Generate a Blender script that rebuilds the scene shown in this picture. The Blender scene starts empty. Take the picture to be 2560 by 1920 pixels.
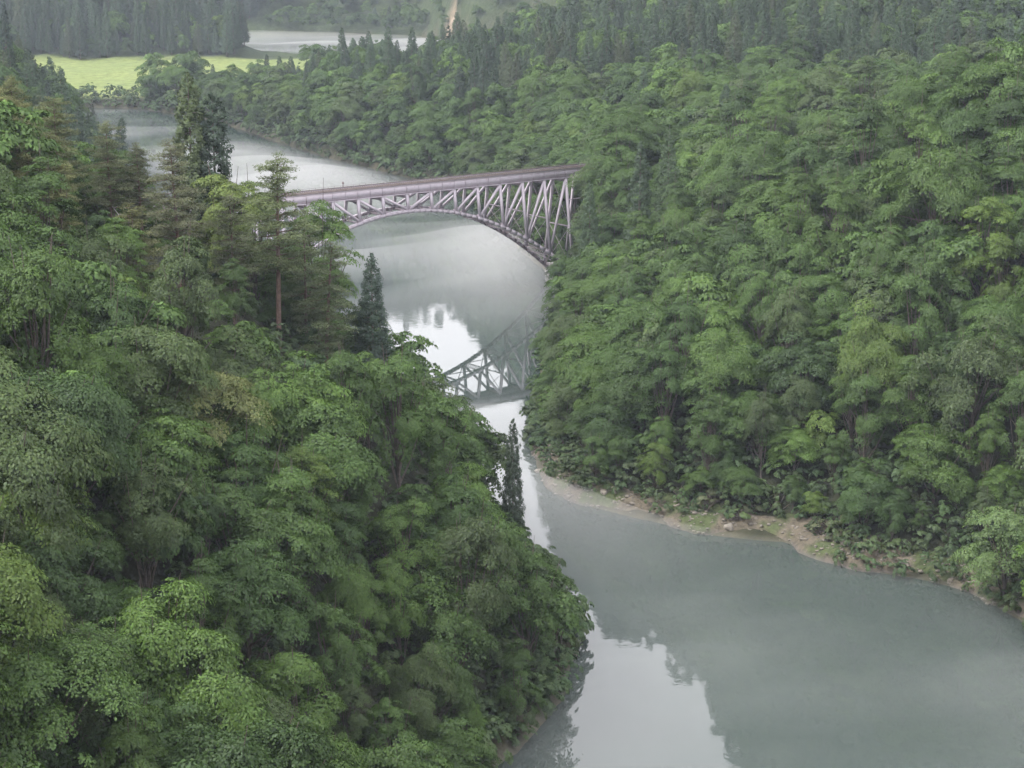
import bpy, bmesh, math, random
import numpy as np
from mathutils import Vector, Matrix

SEED = 11
random.seed(SEED)
rng = np.random.default_rng(SEED)
scene = bpy.context.scene
COL = scene.collection

# ------------------------------------------------------------------ camera
CAM_H, PITCH, FOC = 93.0, 0.2412, 1915.0          # metres, radians down, pixels at 1024 wide
cam_d = bpy.data.cameras.new('camera')
cam_d.sensor_width = 36.0
cam_d.lens = FOC / 1024.0 * 36.0
cam_d.clip_start, cam_d.clip_end = 1.0, 9000.0
cam = bpy.data.objects.new('camera', cam_d)
COL.objects.link(cam)
cam.location = (0, 0, CAM_H)
cam.rotation_euler = (math.pi / 2 - PITCH, 0, 0)
scene.camera = cam

# ------------------------------------------------------------------ overcast sky, weak soft sun, exposure
SUN_EL, SUN_AZ = math.radians(50), math.radians(-110)
world = bpy.data.worlds.new('World')
scene.world = world
world.use_nodes = True
nt = world.node_tree
nt.nodes.clear()
sky = nt.nodes.new('ShaderNodeTexSky')
sky.sky_type = 'NISHITA'
sky.sun_disc = False
sky.sun_elevation = SUN_EL
sky.sun_rotation = SUN_AZ
sky.air_density, sky.dust_density, sky.ozone_density = 1.0, 6.0, 1.0
hs = nt.nodes.new('ShaderNodeHueSaturation')
hs.inputs['Saturation'].default_value = 0.25
mixc = nt.nodes.new('ShaderNodeMix')
mixc.data_type = 'RGBA'
mixc.inputs['Factor'].default_value = 0.82         # closed cloud cover
mixc.inputs['B'].default_value = (9.6, 9.4, 9.75, 1)
bg = nt.nodes.new('ShaderNodeBackground')
bg.inputs['Strength'].default_value = 0.12
wo = nt.nodes.new('ShaderNodeOutputWorld')
nt.links.new(sky.outputs['Color'], hs.inputs['Color'])
nt.links.new(hs.outputs['Color'], mixc.inputs['A'])
nt.links.new(mixc.outputs['Result'], bg.inputs['Color'])
nt.links.new(bg.outputs['Background'], wo.inputs['Surface'])

sun_d = bpy.data.lights.new('sun', 'SUN')
sun_d.energy = 1.3
sun_d.angle = math.radians(18)
sun_d.color = (1.0, 0.96, 0.90)
sun = bpy.data.objects.new('sun', sun_d)
COL.objects.link(sun)
sdir = Vector((math.cos(SUN_EL) * math.sin(SUN_AZ), math.cos(SUN_EL) * math.cos(SUN_AZ), math.sin(SUN_EL)))
sun.rotation_euler = sdir.to_track_quat('Z', 'Y').to_euler()
sun.location = sdir * 900

vs = scene.view_settings
vs.view_transform = 'Standard'
vs.look = 'None'
vs.gamma = 1.0
vs.use_curve_mapping = False
vs.exposure = 1.66

cy = scene.cycles
cy.max_bounces = 6
cy.diffuse_bounces = 2
cy.glossy_bounces = 2
cy.transmission_bounces = 3
cy.volume_bounces = 2
cy.transparent_max_bounces = 4
cy.use_denoising = True
cy.caustics_reflective = cy.caustics_refractive = False
cy.sample_clamp_indirect = 6.0

# ------------------------------------------------------------------ helpers
def hash2(ix, iy, s):
    h = np.sin(ix * 127.1 + iy * 311.7 + s * 74.7) * 43758.5453
    return h - np.floor(h)

def vnoise(x, y, s=0.0):
    ix, iy = np.floor(x), np.floor(y)
    fx, fy = x - ix, y - iy
    fx, fy = fx * fx * (3 - 2 * fx), fy * fy * (3 - 2 * fy)
    a, b = hash2(ix, iy, s), hash2(ix + 1, iy, s)
    c, d = hash2(ix, iy + 1, s), hash2(ix + 1, iy + 1, s)
    return (a * (1 - fx) + b * fx) * (1 - fy) + (c * (1 - fx) + d * fx) * fy

def fbm(x, y, s=0.0, o=4):
    v, a, t = 0.0, 0.5, 0.0
    for k in range(o):
        v = v + a * vnoise(x * 2 ** k, y * 2 ** k, s + k * 3.1)
        t += a
        a *= 0.5
    return v / t

def sstep(a, b, x):
    t = np.clip((x - a) / (b - a), 0, 1)
    return t * t * (3 - 2 * t)

def make_mesh(name, verts, faces, mat=None, smooth=False):
    me = bpy.data.meshes.new(name)
    v = np.asarray(verts, dtype=np.float32).reshape(-1, 3)
    f = np.asarray(faces, dtype=np.int32)
    n, k = f.shape
    me.vertices.add(len(v))
    me.vertices.foreach_set('co', v.ravel())
    me.loops.add(n * k)
    me.loops.foreach_set('vertex_index', f.ravel())
    me.polygons.add(n)
    me.polygons.foreach_set('loop_start', np.arange(0, n * k, k, dtype=np.int32))
    if smooth:
        me.polygons.foreach_set('use_smooth', np.ones(n, dtype=bool))
    me.update(calc_edges=True)
    if mat:
        me.materials.append(mat)
    return me

def link(name, data, parent=None, label=None, category=None, group=None, kind=None):
    o = bpy.data.objects.new(name, data)
    COL.objects.link(o)
    if parent:
        o.parent = parent
    if label: o['label'] = label
    if category: o['category'] = category
    if group: o['group'] = group
    if kind: o['kind'] = kind
    return o

class MB:
    """collects quads for one mesh"""
    def __init__(s):
        s.v, s.f, s.n = [], [], 0
    def add(s, v, f):
        s.v.append(np.asarray(v, float)); s.f.append(np.asarray(f, int) + s.n); s.n += len(v)
    def bar(s, a, b, w, h, up=(0, 0, 1)):
        a, b, up = np.array(a, float), np.array(b, float), np.array(up, float)
        t = b - a; t /= np.linalg.norm(t)
        side = np.cross(t, up); side /= np.linalg.norm(side)
        u = np.cross(side, t)
        c = [(-1, -1), (1, -1), (1, 1), (-1, 1)]
        v = [a + side * w / 2 * i + u * h / 2 * j for i, j in c] + [b + side * w / 2 * i + u * h / 2 * j for i, j in c]
        s.add(v, [(3, 2, 1, 0), (4, 5, 6, 7), (0, 1, 5, 4), (1, 2, 6, 5), (2, 3, 7, 6), (3, 0, 4, 7)])
    def tube(s, pts, rad, n=7):
        pts = np.array(pts, float); rad = np.array(rad, float)
        m = len(pts)
        t = np.gradient(pts, axis=0)
        t /= np.linalg.norm(t, axis=1)[:, None] + 1e-9
        ref = np.where(np.abs(t[:, 2:3]) > 0.9, np.array([[1., 0, 0]]), np.array([[0, 0, 1.]]))
        sd = np.cross(t, ref); sd /= np.linalg.norm(sd, axis=1)[:, None]
        u = np.cross(sd, t)
        a = np.linspace(0, 2 * np.pi, n, endpoint=False)
        v = pts[:, None] + rad[:, None, None] * (np.cos(a)[None, :, None] * sd[:, None] + np.sin(a)[None, :, None] * u[:, None])
        f = []
        for i in range(m - 1):
            for j in range(n):
                k = (j + 1) % n
                f.append((i * n + j, i * n + k, (i + 1) * n + k, (i + 1) * n + j))
        s.add(v.reshape(-1, 3), f)
    def mesh(s, name, mat, smooth=False):
        return make_mesh(name, np.concatenate(s.v), np.concatenate(s.f), mat, smooth)

# ------------------------------------------------------------------ materials
def new_mat(name):
    m = bpy.data.materials.new(name)
    m.use_nodes = True
    m.node_tree.nodes.clear()
    out = m.node_tree.nodes.new('ShaderNodeOutputMaterial')
    return m, m.node_tree, out

def N(t, typ, **kw):
    n = t.nodes.new(typ)
    for k, v in kw.items():
        setattr(n, k, v)
    return n

def ramp(t, stops):
    r = N(t, 'ShaderNodeValToRGB')
    el = r.color_ramp.elements
    while len(el) < len(stops):
        el.new(0.5)
    for e, (p, c) in zip(el, stops):
        e.position = p
        e.color = (*c, 1)
    return r

def foliage_mat(name, source, trans=0.20, gloss=0.018):
    m, t, out = new_mat(name)
    if source == 'object':
        tint = N(t, 'ShaderNodeObjectInfo').outputs['Color']
    else:
        a = N(t, 'ShaderNodeAttribute', attribute_type='INSTANCER', attribute_name='tint')
        tint = a.outputs['Color']
    leaf = N(t, 'ShaderNodeAttribute', attribute_type='GEOMETRY', attribute_name='leaf')
    mul = N(t, 'ShaderNodeMix', data_type='RGBA', blend_type='MULTIPLY')
    mul.inputs['Factor'].default_value = 1
    t.links.new(tint, mul.inputs['A'])
    t.links.new(leaf.outputs['Color'], mul.inputs['B'])
    c = mul.outputs['Result']
    dif = N(t, 'ShaderNodeBsdfDiffuse')
    tr = N(t, 'ShaderNodeBsdfTranslucent')
    gl = N(t, 'ShaderNodeBsdfGlossy')
    gl.inputs['Roughness'].default_value = 0.5
    gl.inputs['Color'].default_value = (0.9, 0.95, 1, 1)
    t.links.new(c, dif.inputs['Color'])
    t.links.new(c, tr.inputs['Color'])
    m1 = N(t, 'ShaderNodeMixShader'); m1.inputs[0].default_value = trans
    m2 = N(t, 'ShaderNodeMixShader'); m2.inputs[0].default_value = gloss
    t.links.new(dif.outputs[0], m1.inputs[1]); t.links.new(tr.outputs[0], m1.inputs[2])
    t.links.new(m1.outputs[0], m2.inputs[1]); t.links.new(gl.outputs[0], m2.inputs[2])
    t.links.new(m2.outputs[0], out.inputs['Surface'])
    return m

def noise_mat(name, stops, scale, rough=0.9, bump=0.0, detail=6.0, metallic=0.0, bscale=None):
    m, t, out = new_mat(name)
    tc = N(t, 'ShaderNodeTexCoord')
    no = N(t, 'ShaderNodeTexNoise')
    no.inputs['Scale'].default_value = scale
    no.inputs['Detail'].default_value = detail
    no.inputs['Roughness'].default_value = 0.65
    t.links.new(tc.outputs['Object'], no.inputs['Vector'])
    r = ramp(t, stops)
    t.links.new(no.outputs['Fac'], r.inputs['Fac'])
    p = N(t, 'ShaderNodeBsdfPrincipled')
    p.inputs['Roughness'].default_value = rough
    p.inputs['Metallic'].default_value = metallic
    p.inputs['Specular IOR Level'].default_value = 0.3
    t.links.new(r.outputs['Color'], p.inputs['Base Color'])
    if bump:
        b = N(t, 'ShaderNodeBump')
        b.inputs['Strength'].default_value = bump
        b.inputs['Distance'].default_value = 0.3
        n2 = N(t, 'ShaderNodeTexNoise')
        n2.inputs['Scale'].default_value = bscale or scale * 3
        n2.inputs['Detail'].default_value = 8
        t.links.new(tc.outputs['Object'], n2.inputs['Vector'])
        t.links.new(n2.outputs['Fac'], b.inputs['Height'])
        t.links.new(b.outputs['Normal'], p.inputs['Normal'])
    t.links.new(p.outputs['BSDF'], out.inputs['Surface'])
    return m

M_LEAF = foliage_mat('foliage', 'object')
M_LEAF_FAR = foliage_mat('forest_foliage', 'instancer')
M_BARK = noise_mat('bark', [(0.3, (0.045, 0.035, 0.028)), (0.7, (0.12, 0.10, 0.085))], 3.0, bump=0.5)
M_PBARK = noise_mat('pine_bark', [(0.3, (0.07, 0.045, 0.036)), (0.7, (0.16, 0.11, 0.085))], 2.0, bump=0.5)
M_DEAD = noise_mat('dead_wood', [(0.3, (0.25, 0.23, 0.22)), (0.7, (0.42, 0.40, 0.38))], 3.0)
M_ROCK = noise_mat('rock', [(0.25, (0.08, 0.075, 0.065)), (0.5, (0.165, 0.148, 0.122)), (0.75, (0.26, 0.23, 0.19))], 0.9, bump=0.8)
M_PAINT = noise_mat('faded_lavender_paint', [(0.2, (0.25, 0.195, 0.205)), (0.42, (0.36, 0.32, 0.36)), (0.8, (0.42, 0.38, 0.42))], 1.1, rough=0.6)
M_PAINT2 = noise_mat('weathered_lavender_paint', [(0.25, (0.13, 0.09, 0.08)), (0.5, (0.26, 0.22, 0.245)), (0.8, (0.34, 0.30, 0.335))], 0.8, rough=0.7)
M_RUST = noise_mat('rusty_walkway', [(0.3, (0.10, 0.078, 0.075)), (0.6, (0.19, 0.15, 0.145)), (0.85, (0.26, 0.215, 0.21))], 1.5, rough=0.85)
M_RAIL = noise_mat('rail_steel', [(0.3, (0.12, 0.09, 0.08)), (0.7, (0.28, 0.24, 0.22))], 2.0, rough=0.5, metallic=0.6)
M_WOOD = noise_mat('sleeper_wood', [(0.3, (0.05, 0.04, 0.035)), (0.7, (0.12, 0.10, 0.09))], 2.0)
M_CONC = noise_mat('concrete', [(0.3, (0.22, 0.21, 0.20)), (0.7, (0.36, 0.35, 0.33))], 0.6, bump=0.3)

# ground: colour comes from a painted-on vertex attribute (soil, meadow, rock) plus noise
M_GROUND, t, out = new_mat('forest_floor')
a = N(t, 'ShaderNodeAttribute', attribute_type='GEOMETRY', attribute_name='soil')
tc = N(t, 'ShaderNodeTexCoord')
n1 = N(t, 'ShaderNodeTexNoise'); n1.inputs['Scale'].default_value = 0.22; n1.inputs['Detail'].default_value = 10; n1.inputs['Roughness'].default_value = 0.7
t.links.new(tc.outputs['Object'], n1.inputs['Vector'])
r = ramp(t, [(0.3, (0.55, 0.58, 0.55)), (0.7, (1.35, 1.3, 1.25))])
t.links.new(n1.outputs['Fac'], r.inputs['Fac'])
mx = N(t, 'ShaderNodeMix', data_type='RGBA', blend_type='MULTIPLY'); mx.inputs['Factor'].default_value = 1
t.links.new(a.outputs['Color'], mx.inputs['A']); t.links.new(r.outputs['Color'], mx.inputs['B'])
p = N(t, 'ShaderNodeBsdfPrincipled'); p.inputs['Roughness'].default_value = 0.95; p.inputs['Specular IOR Level'].default_value = 0.1
t.links.new(mx.outputs['Result'], p.inputs['Base Color'])
b = N(t, 'ShaderNodeBump'); b.inputs['Strength'].default_value = 0.8; b.inputs['Distance'].default_value = 1.0
n2 = N(t, 'ShaderNodeTexNoise'); n2.inputs['Scale'].default_value = 0.7; n2.inputs['Detail'].default_value = 8
t.links.new(tc.outputs['Object'], n2.inputs['Vector'])
t.links.new(n2.outputs['Fac'], b.inputs['Height']); t.links.new(b.outputs['Normal'], p.inputs['Normal'])
t.links.new(p.outputs['BSDF'], out.inputs['Surface'])

# water: murky green body under a nearly still mirror surface
M_WATER, t, out = new_mat('river_water')
tc = N(t, 'ShaderNodeTexCoord')
p = N(t, 'ShaderNodeBsdfPrincipled')
p.inputs['Base Color'].default_value = (0.021, 0.034, 0.028, 1)
p.inputs['Roughness'].default_value = 0.015
p.inputs['IOR'].default_value = 1.42
w1 = N(t, 'ShaderNodeTexNoise'); w1.inputs['Scale'].default_value = 0.55; w1.inputs['Detail'].default_value = 3
w2 = N(t, 'ShaderNodeTexNoise'); w2.inputs['Scale'].default_value = 0.03; w2.inputs['Detail'].default_value = 3
t.links.new(tc.outputs['Object'], w1.inputs['Vector']); t.links.new(tc.outputs['Object'], w2.inputs['Vector'])
rr = ramp(t, [(0.45, (0.15, 0.15, 0.15)), (0.62, (1, 1, 1))])
t.links.new(w2.outputs['Fac'], rr.inputs['Fac'])
mm = N(t, 'ShaderNodeMath', operation='MULTIPLY')
t.links.new(w1.outputs['Fac'], mm.inputs[0]); t.links.new(rr.outputs['Color'], mm.inputs[1])
b = N(t, 'ShaderNodeBump'); b.inputs['Strength'].default_value = 0.12; b.inputs['Distance'].default_value = 0.06
t.links.new(mm.outputs[0], b.inputs['Height']); t.links.new(b.outputs['Normal'], p.inputs['Normal'])
t.links.new(p.outputs['BSDF'], out.inputs['Surface'])

def volume_mat(name, density, color, aniso=0.0):
    m, t, out = new_mat(name)
    v = N(t, 'ShaderNodeVolumePrincipled')
    v.inputs['Color'].default_value = (*color, 1)
    v.inputs['Density'].default_value = density
    v.inputs['Anisotropy'].default_value = aniso
    v.inputs['Density Attribute'].default_value = ''
    v.inputs['Temperature Attribute'].default_value = ''
    t.links.new(v.outputs['Volume'], out.inputs['Volume'])
    return m

# ------------------------------------------------------------------ river and terrain
RIGHT = np.array([(82, -60), (80, 90), (77, 150), (73, 200), (69, 234), (69, 244), (65, 255), (57, 262), (50, 265), (44, 272), (42, 277),
                  (28, 282), (21, 289), (10, 297), (6, 305), (4, 318), (4, 352), (6, 390), (9, 430), (11, 461), (11, 490),
                  (9, 508), (3, 537), (-5, 588), (-14, 640), (-37, 690), (-71, 748), (-118, 846), (-137, 890), (-181, 941),
                  (-260, 962), (-520, 960)], float)
LEFT = np.array([(-60, -60), (-42, 40), (-28, 90), (-16, 130), (-8, 170), (-3, 198), (2, 205), (6, 219), (8, 232), (6, 252), (-2, 277),
                 (-16, 302), (-36, 335), (-60, 378), (-76, 420), (-84, 450), (-100, 500), (-122, 600), (-150, 700), (-188, 800),
                 (-240, 880), (-520, 885)], float)
FAR = np.array([(-520, 1380), (-200, 1300), (-110, 1285), (-50, 1300), (40, 1325), (60, 1360), (-30, 1400), (-70, 1500), (-200, 1530), (-520, 1560)], float)

def seg_dist(x, y, pts, closed=False):
    d = np.full(x.shape, 1e9)
    q = np.vstack([pts, pts[:1]]) if closed else pts
    for (ax, ay), (bx, by) in zip(q[:-1], q[1:]):
        dx, dy = bx - ax, by - ay
        tt = np.clip(((x - ax) * dx + (y - ay) * dy) / (dx * dx + dy * dy), 0, 1)
        d = np.minimum(d, np.hypot(x - ax - tt * dx, y - ay - tt * dy))
    return d

def inside(x, y, pts):
    c = np.zeros(x.shape, bool)
    q = np.vstack([pts, pts[:1]])
    for (ax, ay), (bx, by) in zip(q[:-1], q[1:]):
        if ay == by:
            continue
        hit = ((ay > y) != (by > y)) & (x < (bx - ax) * (y - ay) / (by - ay) + ax)
        c ^= hit
    return c

RIVER = np.vstack([RIGHT, LEFT[::-1]])

def land(x, y):
    """signed distance to the water (land positive), left-bank flag, distances"""
    x, y = np.asarray(x, float), np.asarray(y, float)
    wob = (vnoise(x / 9, y / 9, 5) - 0.5) * 2.5 * sstep(0, 60, y)
    dl, dr, df = seg_dist(x, y, LEFT), seg_dist(x, y, RIGHT), seg_dist(x, y, FAR, True)
    ins = inside(x, y, RIVER) | inside(x, y, FAR)
    d = np.minimum(np.minimum(dl, dr), df)
    d = np.where(ins, -d, d) + wob * sstep(0, 6, np.where(ins, 6, d + 3)) * 0.6
    left = dl < dr
    return d, left, df

def meadow_mask(x, y):
    u = (x + 228 + (y - 1090) * 0.05) / (110 + 10 * vnoise(y / 30, x / 60, 3))
    v = (y - 1092) / (124 + 14 * vnoise(x / 40, y / 60, 4))
    return sstep(1.05, 0.95, np.maximum(np.abs(u), np.abs(v)))

SCARS = [(-47, 1446, 5, 7), (-8, 1396, 6, 8)]

def scar_mask(x, y):
    m = np.zeros(np.shape(x))
    for sx, sy, rx, ry in SCARS:
        q = ((x - sx) / rx) ** 2 + ((y - sy) / ry) ** 2
        m = np.maximum(m, sstep(1.2, 0.7, q + 0.5 * (vnoise(x / 5, y / 5, 8) - 0.5)))
    return m

def ground(x, y):
    x, y = np.asarray(x, float), np.asarray(y, float)
    d, left, df = land(x, y)
    dp = np.maximum(d, 0)
    # near bank: a steep spur
    zl = np.where(dp < 24, dp * 1.12, 26.9 + (dp - 24) * 0.80)
    capl = 84 - 44 * sstep(340, 430, y) + 10 * sstep(560, 700, y) - 25 * sstep(820, 900, y)
    zl = capl * np.tanh(zl / capl * 1.02)
    zl = zl + 4.0 * np.exp(-((x + 47) / 15) ** 2 - ((y - 268) / 17) ** 2) * sstep(6, 22, dp)
    # far bank: spur in front, terrace behind, low peninsula farther on
    zs = np.where(dp < 6, dp * 0.42, 2.5 + (dp - 6) * 0.585)
    zs = np.minimum(zs, 80 + 0.1 * dp)
    ter = 8 + 20 * sstep(-110, 40, x) + 6 * sstep(40, 160, x) + 10 * sstep(620, 760, y) * sstep(0, 90, x) - 10 * sstep(860, 960, y) * sstep(40, -40, x)
    ter = np.maximum(ter, 4)
    ter = ter + 5 * (fbm(x / 45, y / 45, 21) - 0.5)
    zt = ter * np.tanh(dp * 1.0 / np.maximum(ter, 1) * 1.05)
    k = sstep(388, 440, y + 0.10 * (x - 50))
    zr = zs * (1 - k) + zt * k
    # mountains behind
    yb = 1545 - 165 * sstep(-90, -20, x) - 400 * sstep(5, 50, x) - 350 * sstep(130, 230, x)
    top = 470 + 200 * sstep(-40, 140, x)
    sl = 0.60 + 0.27 * sstep(0, 60, x)
    mt = top * np.tanh(np.maximum(y - yb, 0) * sl / top)
    mt = mt * (0.74 + 0.36 * fbm(x / 120, y / 170, 31) + 0.16 * fbm(x / 38, y / 70, 35))
    zr = zr + mt + 11.0 * np.exp(-((x - 27) / 15) ** 2 - ((y - 470) / 24) ** 2) * sstep(5, 14, dp)
    wood = 24 * sstep(1215, 1290, y) * sstep(-158, -215, x) * sstep(0, 25, df)
    z = np.where(left & (y < 1000), zl, zr + wood)
    # the hill the photograph was taken from
    z = np.maximum(z, np.minimum(91.2, 88 - (y + 4) * 1.15) * (np.abs(x) < 400) - 0.02 * np.abs(x))
    z = z + (fbm(x / 14, y / 14, 2) - 0.5) * 3.0 * sstep(3, 20, d)
    z = z + (fbm(x / 42 + 3, y / 42, 9, 3) - 0.5) * np.where(left, 7.0, 17.0) * sstep(8, 45, d) * sstep(960, 900, y)
    zw = np.maximum(-0.45 * (-d), -6.0)
    return np.where(d > 0, z + 0.05, zw), d, left

def axis(lo, hi, a, b, fine, grow):
    mid = list(np.arange(a, b + 1e-6, fine))
    s, up = fine, [mid[-1]]
    while up[-1] < hi:
        s *= grow; up.append(up[-1] + s)
    s, dn = fine, [mid[0]]
    while dn[-1] > lo:
        s *= grow; dn.append(dn[-1] - s)
    return np.array(dn[:0:-1] + mid + up[1:])

gx = axis(-1500, 1500, -130, 130, 3.0, 1.05)
gy = axis(-400, 2600, 40, 640, 3.0, 1.022)
X, Y = np.meshgrid(gx, gy)
Z, D, LF = ground(X, Y)
nx, ny = len(gx), len(gy)
idx = np.arange(nx * ny).reshape(ny, nx)
F = np.stack([idx[:-1, :-1], idx[:-1, 1:], idx[1:, 1:], idx[1:, :-1]], -1).reshape(-1, 4)
me = make_mesh('hillside', np.stack([X, Y, Z], -1).reshape(-1, 3), F, M_GROUND, True)
c_floor = np.array((0.030, 0.034, 0.022)); c_green = np.array((0.045, 0.062, 0.03))
c_mead = np.array((0.17, 0.20, 0.068)); c_mead2 = np.array((0.115, 0.155, 0.056)); c_bare = np.array((0.25, 0.20, 0.15)); c_bank = np.array((0.07, 0.065, 0.045))
w_m = meadow_mask(X, Y)[..., None]
w_s = scar_mask(X, Y)[..., None]
w_b = (sstep(1.5, 0.2, D))[..., None]
w_v = fbm(X / 18, Y / 18, 14)[..., None]
w_c = (sstep(900, 1300, Y))[..., None]
col = c_floor * (1 - w_c) + c_green * w_c
col = col * (1 - w_b) + c_bank * w_b
col = col * (1 - w_m) + (c_mead * w_v + c_mead2 * (1 - w_v)) * w_m
col = col * (1 - w_s) + c_bare * w_s
ca = me.color_attributes.new('soil', 'FLOAT_COLOR', 'POINT')
ca.data.foreach_set('color', np.concatenate([col, np.ones((ny, nx, 1))], -1).astype(np.float32).ravel())
hill = link('hillside', me, kind='structure')

wx, wy = np.linspace(-1500, 1500, 31), np.linspace(-400, 2600, 31)
X2, Y2 = np.meshgrid(wx, wy)
i2 = np.arange(961).reshape(31, 31)
F2 = np.stack([i2[:-1, :-1], i2[:-1, 1:], i2[1:, 1:], i2[1:, :-1]], -1).reshape(-1, 4)
link('river', make_mesh('river', np.stack([X2, Y2, np.zeros_like(X2)], -1).reshape(-1, 3), F2, M_WATER), kind='structure')

def gz(x, y):
    return float(ground(np.array([x]), np.array([y]))[0][0])

# ------------------------------------------------------------------ rocky bank under the far wood
def along(pts, n):
    seg = np.hypot(*np.diff(pts, axis=0).T)
    cum = np.concatenate([[0], np.cumsum(seg)])
    s = np.linspace(0, cum[-1], n)
    return np.stack([np.interp(s, cum, pts[:, 0]), np.interp(s, cum, pts[:, 1])], 1)
bank = along(RIGHT[5:17], 230)
for _ in range(6):
    bank[1:-1] = (bank[:-2] + bank[1:-1] * 2 + bank[2:]) / 4
tg = np.gradient(bank, axis=0); tg /= np.linalg.norm(tg, axis=1)[:, None]
nrm = np.stack([tg[:, 1], -tg[:, 0]], 1)
cw = np.linspace(-2.2, 9.5, 34)
BX = bank[:, 0, None] + nrm[:, 0, None] * cw[None]
BY = bank[:, 1, None] + nrm[:, 1, None] * cw[None]
edge = (fbm(np.arange(230)[:, None] / 16, np.zeros((230, 1)), 41) - 0.5) * 3.4
cc = cw[None] + edge
prof = np.where(cc < 0, cc * 0.55, 1.5 * (1 - np.exp(-np.maximum(cc, 0) * 0.85)) + 0.17 * np.maximum(cc, 0))
rg = fbm(BX / 1.5, BY / 1.5, 51, 4) - 0.5
rg2 = np.abs(fbm(BX / 3.4 + BY / 8, BY / 3.4, 52, 3) - 0.5)
BZ = prof + (rg * 0.75 + (0.5 - rg2 * 2) * 0.35) * sstep(-1.5, 1.0, cc)
ib = np.arange(230 * 34).reshape(230, 34)
FB = np.stack([ib[:-1, :-1], ib[1:, :-1], ib[1:, 1:], ib[:-1, 1:]], -1).reshape(-1, 4)
M_BANK, t, out = new_mat('bank_rock_and_grass')
a = N(t, 'ShaderNodeAttribute', attribute_type='GEOMETRY', attribute_name='soil')
tc = N(t, 'ShaderNodeTexCoord')
n1 = N(t, 'ShaderNodeTexNoise'); n1.inputs['Scale'].default_value = 1.1; n1.inputs['Detail'].default_value = 8; n1.inputs['Roughness'].default_value = 0.75
t.links.new(tc.outputs['Object'], n1.inputs['Vector'])
r = ramp(t, [(0.28, (0.35, 0.35, 0.36)), (0.5, (0.9, 0.88, 0.86)), (0.75, (1.5, 1.42, 1.35))])
t.links.new(n1.outputs['Fac'], r.inputs['Fac'])
mx = N(t, 'ShaderNodeMix', data_type='RGBA', blend_type='MULTIPLY'); mx.inputs['Factor'].default_value = 1
t.links.new(a.outputs['Color'], mx.inputs['A']); t.links.new(r.outputs['Color'], mx.inputs['B'])
p = N(t, 'ShaderNodeBsdfPrincipled'); p.inputs['Roughness'].default_value = 0.9; p.inputs['Specular IOR Level'].default_value = 0.2
t.links.new(mx.outputs['Result'], p.inputs['Base Color'])
b = N(t, 'ShaderNodeBump'); b.inputs['Strength'].default_value = 1.0; b.inputs['Distance'].default_value = 0.4
t.links.new(n1.outputs['Fac'], b.inputs['Height']); t.links.new(b.outputs['Normal'], p.inputs['Normal'])
t.links.new(p.outputs['BSDF'], out.inputs['Surface'])
me = make_mesh('rocky_bank', np.stack([BX, BY, BZ], -1).reshape(-1, 3), FB, M_BANK, True)
gr = sstep(0.46, 0.60, fbm(BX / 5, BY / 5, 61) + 0.06 * (cc - 3.0) * 0.6)[..., None]
col = np.array((0.120, 0.106, 0.080)) * (1 - gr) + np.array((0.065, 0.085, 0.036)) * gr
wet = sstep(0.45, 0.0, BZ)[..., None]
col = col * (1 - wet) + np.array((0.09, 0.08, 0.07)) * wet
ca = me.color_attributes.new('soil', 'FLOAT_COLOR', 'POINT')
ca.data.foreach_set('color', np.concatenate([col, np.ones(col.shape[:2] + (1,))], -1).astype(np.float32).ravel())
link('rocky_bank', me, kind='structure')

# ------------------------------------------------------------------ the arch bridge
TH = math.radians(37.0)
AX = np.array((math.cos(TH), math.sin(TH), 0.0))           # along the track
AW = np.array((-math.sin(TH), math.cos(TH), 0.0))          # away from the photographer
ORG = np.array((-25.4, 460.3, 27.0))                        # crown panel point, near truss, girder soffit
TOPW, PAN, BAT = 5.1, 7.0, 0.15

def bpt(n, side, drop=0.0, lat=0.0, up=0.0):
    """n: panels from the crown; side 0 near truss, 1 far truss; drop below the soffit"""
    off = (-drop * BAT + lat) if side == 0 else (TOPW + drop * BAT + lat)
    return ORG + AX * (n * PAN) + AW * off + np.array((0, 0, -drop + up))

def rib_drop(n):
    return 4.15 + 0.4 * n * n

bridge = link('arch_bridge', None, label='pale lavender steel arch railway bridge spanning the misty river', category='bridge')
bridge.location = ORG
def part(name, mb, mat, parent=bridge, label=None, kind=None):
    v = np.concatenate(mb.v) - ORG
    o = link(name, make_mesh(name, v, np.concatenate(mb.f), mat), parent, label=label, kind=kind)
    return o

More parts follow.
